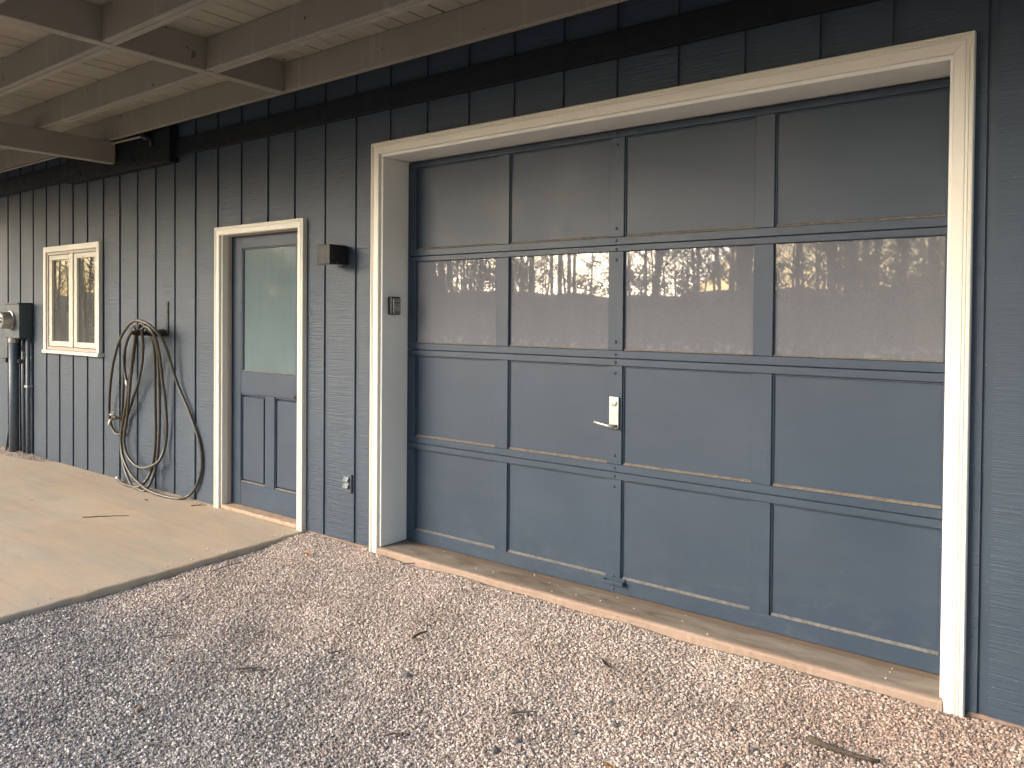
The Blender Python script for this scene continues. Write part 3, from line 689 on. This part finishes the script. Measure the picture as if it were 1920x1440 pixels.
hw = lathe('handwheel', [(0, .006), (.003, .022), (.008, .026), (.013, .022), (.015, .006)], (-3.214, -.055, .590), (.25, -.5, .8), M['steel'], sp, 14)

# ------------------------------------------------------------------ gravel (uncountable)
protos = bpy.data.collections.new('stone_shapes')
for k in range(6):
    bm = bmesh.new(); bmesh.ops.create_icosphere(bm, subdivisions=1, radius=1.0)
    rr = random.Random(k+20)
    sx, sy, sz = rr.uniform(.85, 1.25), rr.uniform(.65, .95), rr.uniform(.45, .75)
    for v in bm.verts:
        s = rr.uniform(.74, 1.16); v.co = Vector((v.co.x*sx*s, v.co.y*sy*s, v.co.z*sz*s))
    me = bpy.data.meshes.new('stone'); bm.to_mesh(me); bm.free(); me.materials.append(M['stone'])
    so = bpy.data.objects.new('stone', me); protos.objects.link(so)
def scatter(name, mesh, dens, smin, smax, seed, lift=0.0):
    o = bpy.data.objects.new(name, mesh); C.objects.link(o)
    g = bpy.data.node_groups.new(name+'_nodes', 'GeometryNodeTree')
    g.interface.new_socket('Geometry', in_out='INPUT', socket_type='NodeSocketGeometry')
    g.interface.new_socket('Geometry', in_out='OUTPUT', socket_type='NodeSocketGeometry')
    N = g.nodes.new; L = g.links.new
    gi, go = N('NodeGroupInput'), N('NodeGroupOutput')
    dp = N('GeometryNodeDistributePointsOnFaces'); dp.inputs['Density'].default_value = dens; dp.inputs['Seed'].default_value = seed
    ip = N('GeometryNodeInstanceOnPoints'); ci = N('GeometryNodeCollectionInfo'); ci.inputs[0].default_value = protos
    ci.inputs['Separate Children'].default_value = True; ci.inputs['Reset Children'].default_value = True
    ip.inputs['Pick Instance'].default_value = True
    r1 = N('FunctionNodeRandomValue'); r1.data_type = 'FLOAT_VECTOR'; r1.inputs[0].default_value = (-.4, -.4, 0); r1.inputs[1].default_value = (.4, .4, 6.283); r1.inputs['Seed'].default_value = 3
    r2 = N('FunctionNodeRandomValue'); r2.data_type = 'FLOAT'; r2.inputs[2].default_value = 0; r2.inputs[3].default_value = 1; r2.inputs['Seed'].default_value = 5
    pw = N('ShaderNodeMath'); pw.operation = 'POWER'; pw.inputs[1].default_value = 3.0; L(r2.outputs[1], pw.inputs[0])
    mr = N('ShaderNodeMapRange'); L(pw.outputs[0], mr.inputs[0]); mr.inputs[3].default_value = smin; mr.inputs[4].default_value = smax
    r3_ = N('FunctionNodeRandomValue'); r3_.data_type = 'FLOAT_VECTOR'; r3_.inputs[0].default_value = (0, 0, -.003+lift); r3_.inputs[1].default_value = (0, 0, .004+lift); r3_.inputs['Seed'].default_value = 9
    sp_ = N('GeometryNodeSetPosition')
    L(gi.outputs[0], dp.inputs[0]); L(dp.outputs['Points'], sp_.inputs[0]); L(r3_.outputs[0], sp_.inputs['Offset'])
    L(sp_.outputs[0], ip.inputs['Points']); L(ci.outputs[0], ip.inputs['Instance'])
    L(r1.outputs[0], ip.inputs['Rotation']); L(mr.outputs[0], ip.inputs['Scale']); L(ip.outputs[0], go.inputs[0])
    md = o.modifiers.new('scatter', 'NODES'); md.node_group = g
    return o
def emit_mesh(name, inside, x0, x1, y0, y1, step, hf):
    nx = int((x1-x0)/step); ny = int((y1-y0)/step); V = {}; v = []; f = []
    def vi(i, j):
        if (i, j) not in V:
            x, y = x0+i*step, y0+j*step; V[(i, j)] = len(v); v.append((x, y, hf(x, y)))
        return V[(i, j)]
    for i in range(nx):
        for j in range(ny):
            if inside(x0+(i+.5)*step, y0+(j+.5)*step): f.append((vi(i, j), vi(i+1, j), vi(i+1, j+1), vi(i, j+1)))
    me = bpy.data.meshes.new(name); me.from_pydata(v, [], f); me.update(); return me
near = emit_mesh('gravel', lambda x, y: y > -3.3+.803*(x-.8) and x > edge_x(y)+.012 and y < W-.02 and not (.06 < x < 3.2 and y > -.012) and not (-.03 < x < 3.28 and y > -.004), -.66, 4.6, -3.1, .04, .02, gh)
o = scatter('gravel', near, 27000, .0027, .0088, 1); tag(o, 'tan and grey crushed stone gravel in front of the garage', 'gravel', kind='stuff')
pile = emit_mesh('gravel_patch', lambda x, y: ((x+5.35)/.75)**2+((y-.03)/.17)**2 < 1 and y < W-.006, -6.2, -4.5, -.2, .04, .01, lambda x, y: .001+.02*max(0, 1-((x+5.45)/.7)**2-((y-.03)/.17)**2))
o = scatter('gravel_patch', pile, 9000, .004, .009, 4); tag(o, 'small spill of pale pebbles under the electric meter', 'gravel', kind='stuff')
# loose pebbles on the slab
bm = bmesh.new()
for k in range(70):
    if k < 40:
        x = R.uniform(-3.8, -.75); y = W-.015-abs(R.gauss(0, .05)) if k < 22 else R.uniform(-1.0, -.05)
    else:
        y = R.uniform(-2.2, 0); x = edge_x(y)-.03-abs(R.gauss(0, .08))
    if -1.75 < x < -.64 and y > -.02: y = -.03-R.random()*.1
    r = R.uniform(.003, .0065); q = bmesh.ops.create_icosphere(bm, subdivisions=1, radius=r)
    for v in q['verts']: v.co = Vector((x+v.co.x*R.uniform(.8, 1.2), y+v.co.y*R.uniform(.8, 1.2), r*.5+v.co.z*R.uniform(.5, .8)))
for k in range(16):
    x = R.uniform(.2, 3.1); y = R.uniform(.02, .2); r = R.uniform(.003, .005); q = bmesh.ops.create_icosphere(bm, subdivisions=1, radius=r)
    for v in q['verts']: v.co = Vector((x+v.co.x, y+v.co.y, .030+r*.5+v.co.z*.7))
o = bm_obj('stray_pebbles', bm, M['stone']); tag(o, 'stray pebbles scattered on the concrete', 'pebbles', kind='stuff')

# ------------------------------------------------------------------ twigs, leaves, larger stones
def twig(a, b, r, label, mat, z=None, bend=.01, name='twig', fork=False):
    a, b = Vector((*a, 0)), Vector((*b, 0)); L_ = (b-a).length; side = Vector((-(b-a).y, (b-a).x, 0)).normalized()
    P = []; rr = []
    for i in range(7):
        t = i/6; p = a.lerp(b, t)+side*(bend*math.sin(t*math.pi)+R.uniform(-.003, .003))
        p.z = (gh(p.x, p.y)+.011 if z is None else z)+r+R.uniform(0, .002); P.append(p); rr.append(r*(1.15-.6*t))
    bm = bmesh.new(); add_tube(bm, P, rr, 6)
    if fork:
        q = P[3]; add_tube(bm, [q, q+side*.03+(b-a)*.12+Vector((0, 0, .004)), q+side*.045+(b-a)*.3], [r*.7, r*.6, r*.3], 5)
    bmesh.ops.recalc_face_normals(bm, faces=bm.faces)
    return tag(bm_obj(name, bm, M[mat], None, True), label, 'twig' if name == 'twig' else 'bark')
TW= [(0.787, -1.451), (0.873, -1.355), (-0.425, -0.815), (-0.468, -0.593), (-0.5, -1.055), (-0.517, -0.939), (1.146, -0.757), (1.146, -0.662), (1.917, -1.026), (1.984, -0.946), (1.935, -0.397), (2.014, -0.453), (2.848, -0.499), (3.08, -0.485), (1.664, -1.417), (1.727, -1.348), (0.966, -1.096), (1.002, -1.024), (0.361, -0.057), (0.454, 0.032), (1.038, -1.964), (1.135, -1.917), (0.193, -1.491), (0.308, -1.366)]
ST= [(1.385, -1.03), (2.042, -1.143), (2.025, -1.24), (2.156, -0.949), (2.249, -0.821), (2.155, -0.69), (2.603, -0.591), (2.714, -0.674), (0.622, -2.09), (2.831, -0.71), (0.504, -1.571), (0.794, -1.854), (0.104, -0.697)]
LF= [(-0.221, -0.293), (2.384, -1.091)]
SL= [(-2.16, -0.767), (-1.956, -0.538), (-1.895, -0.091), (-1.827, -0.012), (-2.321, -0.22), (-1.726, -1.03), (-1.626, -0.184)]

def flake(a, b, w, label, mat='twiggrey'):
    a, b = Vector((*a, 0)), Vector((*b, 0)); d = b-a; s = Vector((-d.y, d.x, 0)).normalized(); bm = bmesh.new(); top = []; bot = []
    for t, k in ((0, .15), (.15, .7), (.4, 1), (.7, .85), (.9, .5), (1, .1)):
        for sg, L_ in ((1, top), (-1, bot)):
            p = a+d*t+s*sg*w*k*R.uniform(.85, 1.15); p.z = gh(p.x, p.y)+.014+R.uniform(0, .003); L_.append(bm.verts.new(p))
    for i in range(5): bm.faces.new((top[i], top[i+1], bot[i+1], bot[i]))
    bmesh.ops.solidify(bm, geom=list(bm.faces), thickness=.006); bmesh.ops.recalc_face_normals(bm, faces=bm.faces)
    return tag(bm_obj('bark_piece', bm, M[mat]), label, 'bark')
flake(TW[0], TW[1], .012, 'flat grey bark piece lying on the dark gravel at left')
twig(TW[2], TW[3], .003, 'thin twig on gravel alongside the slab edge, nearer the wall', 'twig')
twig(TW[4], TW[5], .003, 'thin twig against the slab edge, further from the wall', 'twig')
twig(TW[6], TW[7], .006, 'short thick brown twig on gravel left of centre', 'twig')
twig(TW[8], TW[9], .005, 'pale straight stick on gravel in the foreground', 'twiggrey')
flake(TW[10], TW[11], .008, 'small dark bark chip on gravel before the garage sill', 'twig')
twig(TW[12], TW[13], .010, 'long dark stick with pale lichen at lower right', 'twig', bend=-.012)
twig(TW[14], TW[15], .003, 'thin dark twig on gravel at bottom centre-left', 'twig')
twig(TW[16], TW[17], .0028, 'thin dark twig on gravel below the patio corner', 'twig')
twig(TW[18], TW[19], .003, 'forked thin twig beside the left end of the garage sill', 'twig', fork=True)
twig(TW[20], TW[21], .004, 'greyish twig among dark gravel at bottom left', 'twiggrey')
twig(TW[22], TW[23], .0025, 'fine long twig on gravel below the slab edge', 'twig')
twig(SL[0], SL[1], .0035, 'thin straight twig lying on the concrete patio', 'twig', z=0.0)
twig(SL[2], SL[3], .003, 'forked dry twig on concrete at the door trim', 'twig', z=0.0, fork=True)
def rock(p, r, label, mat):
    bm = bmesh.new(); bmesh.ops.create_icosphere(bm, subdivisions=1, radius=1)
    s = (R.uniform(.9, 1.3), R.uniform(.7, 1), R.uniform(.5, .65))
    for v in bm.verts:
        k = R.uniform(.78, 1.12); v.co = Vector((v.co.x*s[0]*k*r, v.co.y*s[1]*k*r, v.co.z*s[2]*k*r))
    bmesh.ops.rotate(bm, verts=bm.verts, cent=(0, 0, 0), matrix=Matrix.Rotation(R.uniform(0, 6), 3, 'Z'))
    o = bm_obj('stone', bm, M[mat]); o.location = (p[0], p[1], gh(*p)+.004+r*.15); return tag(o, label, 'stone', 'larger loose stones on the gravel')
RK = [(.022, 'flat dark grey stone on gravel left of image centre', 'darkstone'), (.016, 'dark stone in foreground, right one of the close pair', 'darkstone'), (.018, 'dark stone in foreground, left one of the close pair', 'darkstone'),
      (.015, 'dark grey stone in foreground right of the pale stick', 'darkstone'), (.018, 'dark grey stone below the small bark chip, nearer camera', 'darkstone'), (.015, 'grey stone below the small bark chip, nearer the sill', 'darkstone'),
      (.013, 'dark stone on pinkish gravel left of the long stick', 'darkstone'), (.012, 'small dark stone at bottom edge left of the long stick', 'darkstone'), (.020, 'large grey stone among dark gravel at far lower left', 'darkstone'),
      (.017, 'rust-brown clod at the bottom edge near the long stick', 'rust'), (.014, 'rust-brown stone on gravel left of the grey bark piece', 'rust'), (.016, 'brown stone among dark gravel at lower left', 'rust'), (.009, 'tiny black stone on pale gravel below the patio corner', 'darkstone')]
for p, (r, lb, mt_) in zip(ST, RK): rock(p, r, lb, mt_)
def leaf(p, L_, w, ang, label, z=None):
    bm = bmesh.new(); c, s = math.cos(ang), math.sin(ang); rows_ = []
    z0 = (gh(*p)+.017) if z is None else z
    for t in np.linspace(0, 1, 8):
        k = math.sin(math.pi*(t*.92+.04))**.8*w; row = []
        for u in (-1, -.5, 0, .5, 1):
            lx = (t-.5)*L_; ly = u*k*(1+.15*math.sin(t*19)); lz = z0+abs(u)*.006+.004*math.sin(t*5)
            row.append(bm.verts.new((p[0]+lx*c-ly*s, p[1]+lx*s+ly*c, lz)))
        rows_.append(row)
    for a, b in zip(rows_, rows_[1:]):
        for i in range(4): bm.faces.new((a[i], a[i+1], b[i+1], b[i]))
    return tag(bm_obj('dry_leaf', bm, M['leaf'], None, True), label, 'leaf')
leaf(LF[0], .060, .013, -.3, 'orange dry leaf on gravel below the entry door corner')
leaf(LF[1], .035, .010, .6, 'small orange leaf scrap at the bottom edge of the gravel')
o = leaf(SL[4], .030, .008, .4, 'small brown leaf scrap on concrete below the hose', .003); o.data.materials[0] = M['twig']

# ------------------------------------------------------------------ bare wood across the drive (seen in the panes)
def make_tree(seed, H, maxl=4):
    rr = random.Random(seed); V = []; Fc = []
    def limb(p, d, L_, r, lvl, maxl=4):
        ns = 5 if lvl == 0 else 3; sides = 6 if lvl == 0 else (4 if lvl < 2 else 3); prev = None; pos = Vector(p); dr = Vector(d); nodes = []
        for i in range(ns+1):
            t = i/ns; rad = r*(1-.75*t); u = dr.orthogonal().normalized(); w = dr.cross(u); base = len(V)
            for k in range(sides):
                a = 2*math.pi*k/sides; V.append(tuple(pos+(u*math.cos(a)+w*math.sin(a))*rad))
            if prev is not None:
                for k in range(sides): Fc.append((prev+k, prev+(k+1) % sides, base+(k+1) % sides, base+k))
            prev = base; nodes.append((pos.copy(), dr.copy(), rad))
            dr = (dr+Vector((rr.uniform(-1, 1), rr.uniform(-1, 1), rr.uniform(-.2, .6)))*(.07 if lvl == 0 else .22)).normalized(); pos = pos+dr*(L_/ns)
        if lvl < maxl:
            nb = (9, 5, 4, 3)[lvl]
            for b in range(nb):
                t = rr.uniform(.28 if lvl == 0 else .25, 1.0); i = min(ns-1, int(t*ns)); q, qd, qr = nodes[i]; q = q.lerp(nodes[i+1][0], t*ns-i)
                a = rr.uniform(0, 6.283); pr_ = Vector((math.cos(a), math.sin(a), rr.uniform(.0, .7))).normalized()
                nd = (qd*.55+pr_*.8).normalized(); limb(q, nd, L_*rr.uniform(.32, .5), max(qr*.5, .006), lvl+1, maxl)
    limb((0, 0, -.3), (rr.uniform(-.06, .06), rr.uniform(-.06, .06), 1), H, H*(.011 if maxl == 4 else .012), 0, maxl)
    return np.array(V), np.array([f if len(f) == 4 else f for f in Fc])
base = [make_tree(s, h) for s, h in ((1, 12), (2, 10), (3, 13), (4, 9))]
VV = []; FF = []; off = 0; rr = random.Random(5)
for k in range(95):
    x = rr.uniform(-62, 26); y = rr.uniform(-44, -17); bv, bf = base[k % 4]; s = rr.uniform(.75, 1.2); a = rr.uniform(0, 6.283); c, sn = math.cos(a), math.sin(a)
    v = np.stack([(bv[:, 0]*c-bv[:, 1]*sn)*s+x, (bv[:, 0]*sn+bv[:, 1]*c)*s+y, bv[:, 2]*s+hillf(x, y)], 1); VV.append(v); FF.append(bf+off); off += len(v)
bush = [make_tree(s, h, 3) for s, h in ((11, 4.5), (12, 3.6), (13, 5.2))]
for k in range(420):
    x = rr.uniform(-75, 30); y = rr.uniform(-40, -22); bv, bf = bush[k % 3]; s = rr.uniform(.6, 1.3); a = rr.uniform(0, 6.283); c, sn = math.cos(a), math.sin(a)
    v = np.stack([(bv[:, 0]*c-bv[:, 1]*sn)*s*1.5+x, (bv[:, 0]*sn+bv[:, 1]*c)*s*1.5+y, bv[:, 2]*s+hillf(x, y)], 1); VV.append(v); FF.append(bf+off); off += len(v)
# leafy evergreen shrubs among the trunks: diamond leaves in uneven clumps
for k in range(80):
    x = rr.uniform(-75, 26); y = rr.uniform(-42, -26); h = rr.uniform(.9, 3.2); w = rr.uniform(.8, 2.0)
    nl = 700; g = np.random.default_rng(k); cl = g.normal(0, 1, (9, 3))*(w*.55, w*.55, h*.22)+(0, 0, h*.55)
    c = cl[g.integers(0, 9, nl)]+g.normal(0, 1, (nl, 3))*(w*.22, w*.22, h*.10); c[:, 2] = np.abs(c[:, 2])
    d1 = g.normal(0, 1, (nl, 3)); d1 /= np.linalg.norm(d1, axis=1)[:, None]; d2 = np.cross(d1, g.normal(0, 1, (nl, 3))); d2 /= np.linalg.norm(d2, axis=1)[:, None]
    sz = g.uniform(.03, .09, (nl, 1)); q = np.stack([c+d1*sz*1.6, c+d2*sz*.7, c-d1*sz*1.6, c-d2*sz*.7], 1).reshape(-1, 3)+(x, y, hillf(x, y))
    VV.append(q); FF.append(np.arange(nl*4).reshape(-1, 4)+off); off += nl*4
VV = np.concatenate(VV); FF = np.concatenate(FF)
me = bpy.data.meshes.new('woodland'); me.vertices.add(len(VV)); me.vertices.foreach_set('co', VV.astype(np.float32).ravel())
me.loops.add(FF.size); me.loops.foreach_set('vertex_index', FF.astype(np.int32).ravel()); me.polygons.add(len(FF))
me.polygons.foreach_set('loop_start', np.arange(0, FF.size, 4, dtype=np.int32)); me.update(calc_edges=True); me.validate()
o = link('woodland', me, M['bark']); tag(o, 'bare winter woodland reflected in the garage door panes', 'woodland', kind='stuff')
print('woodland faces', len(FF))
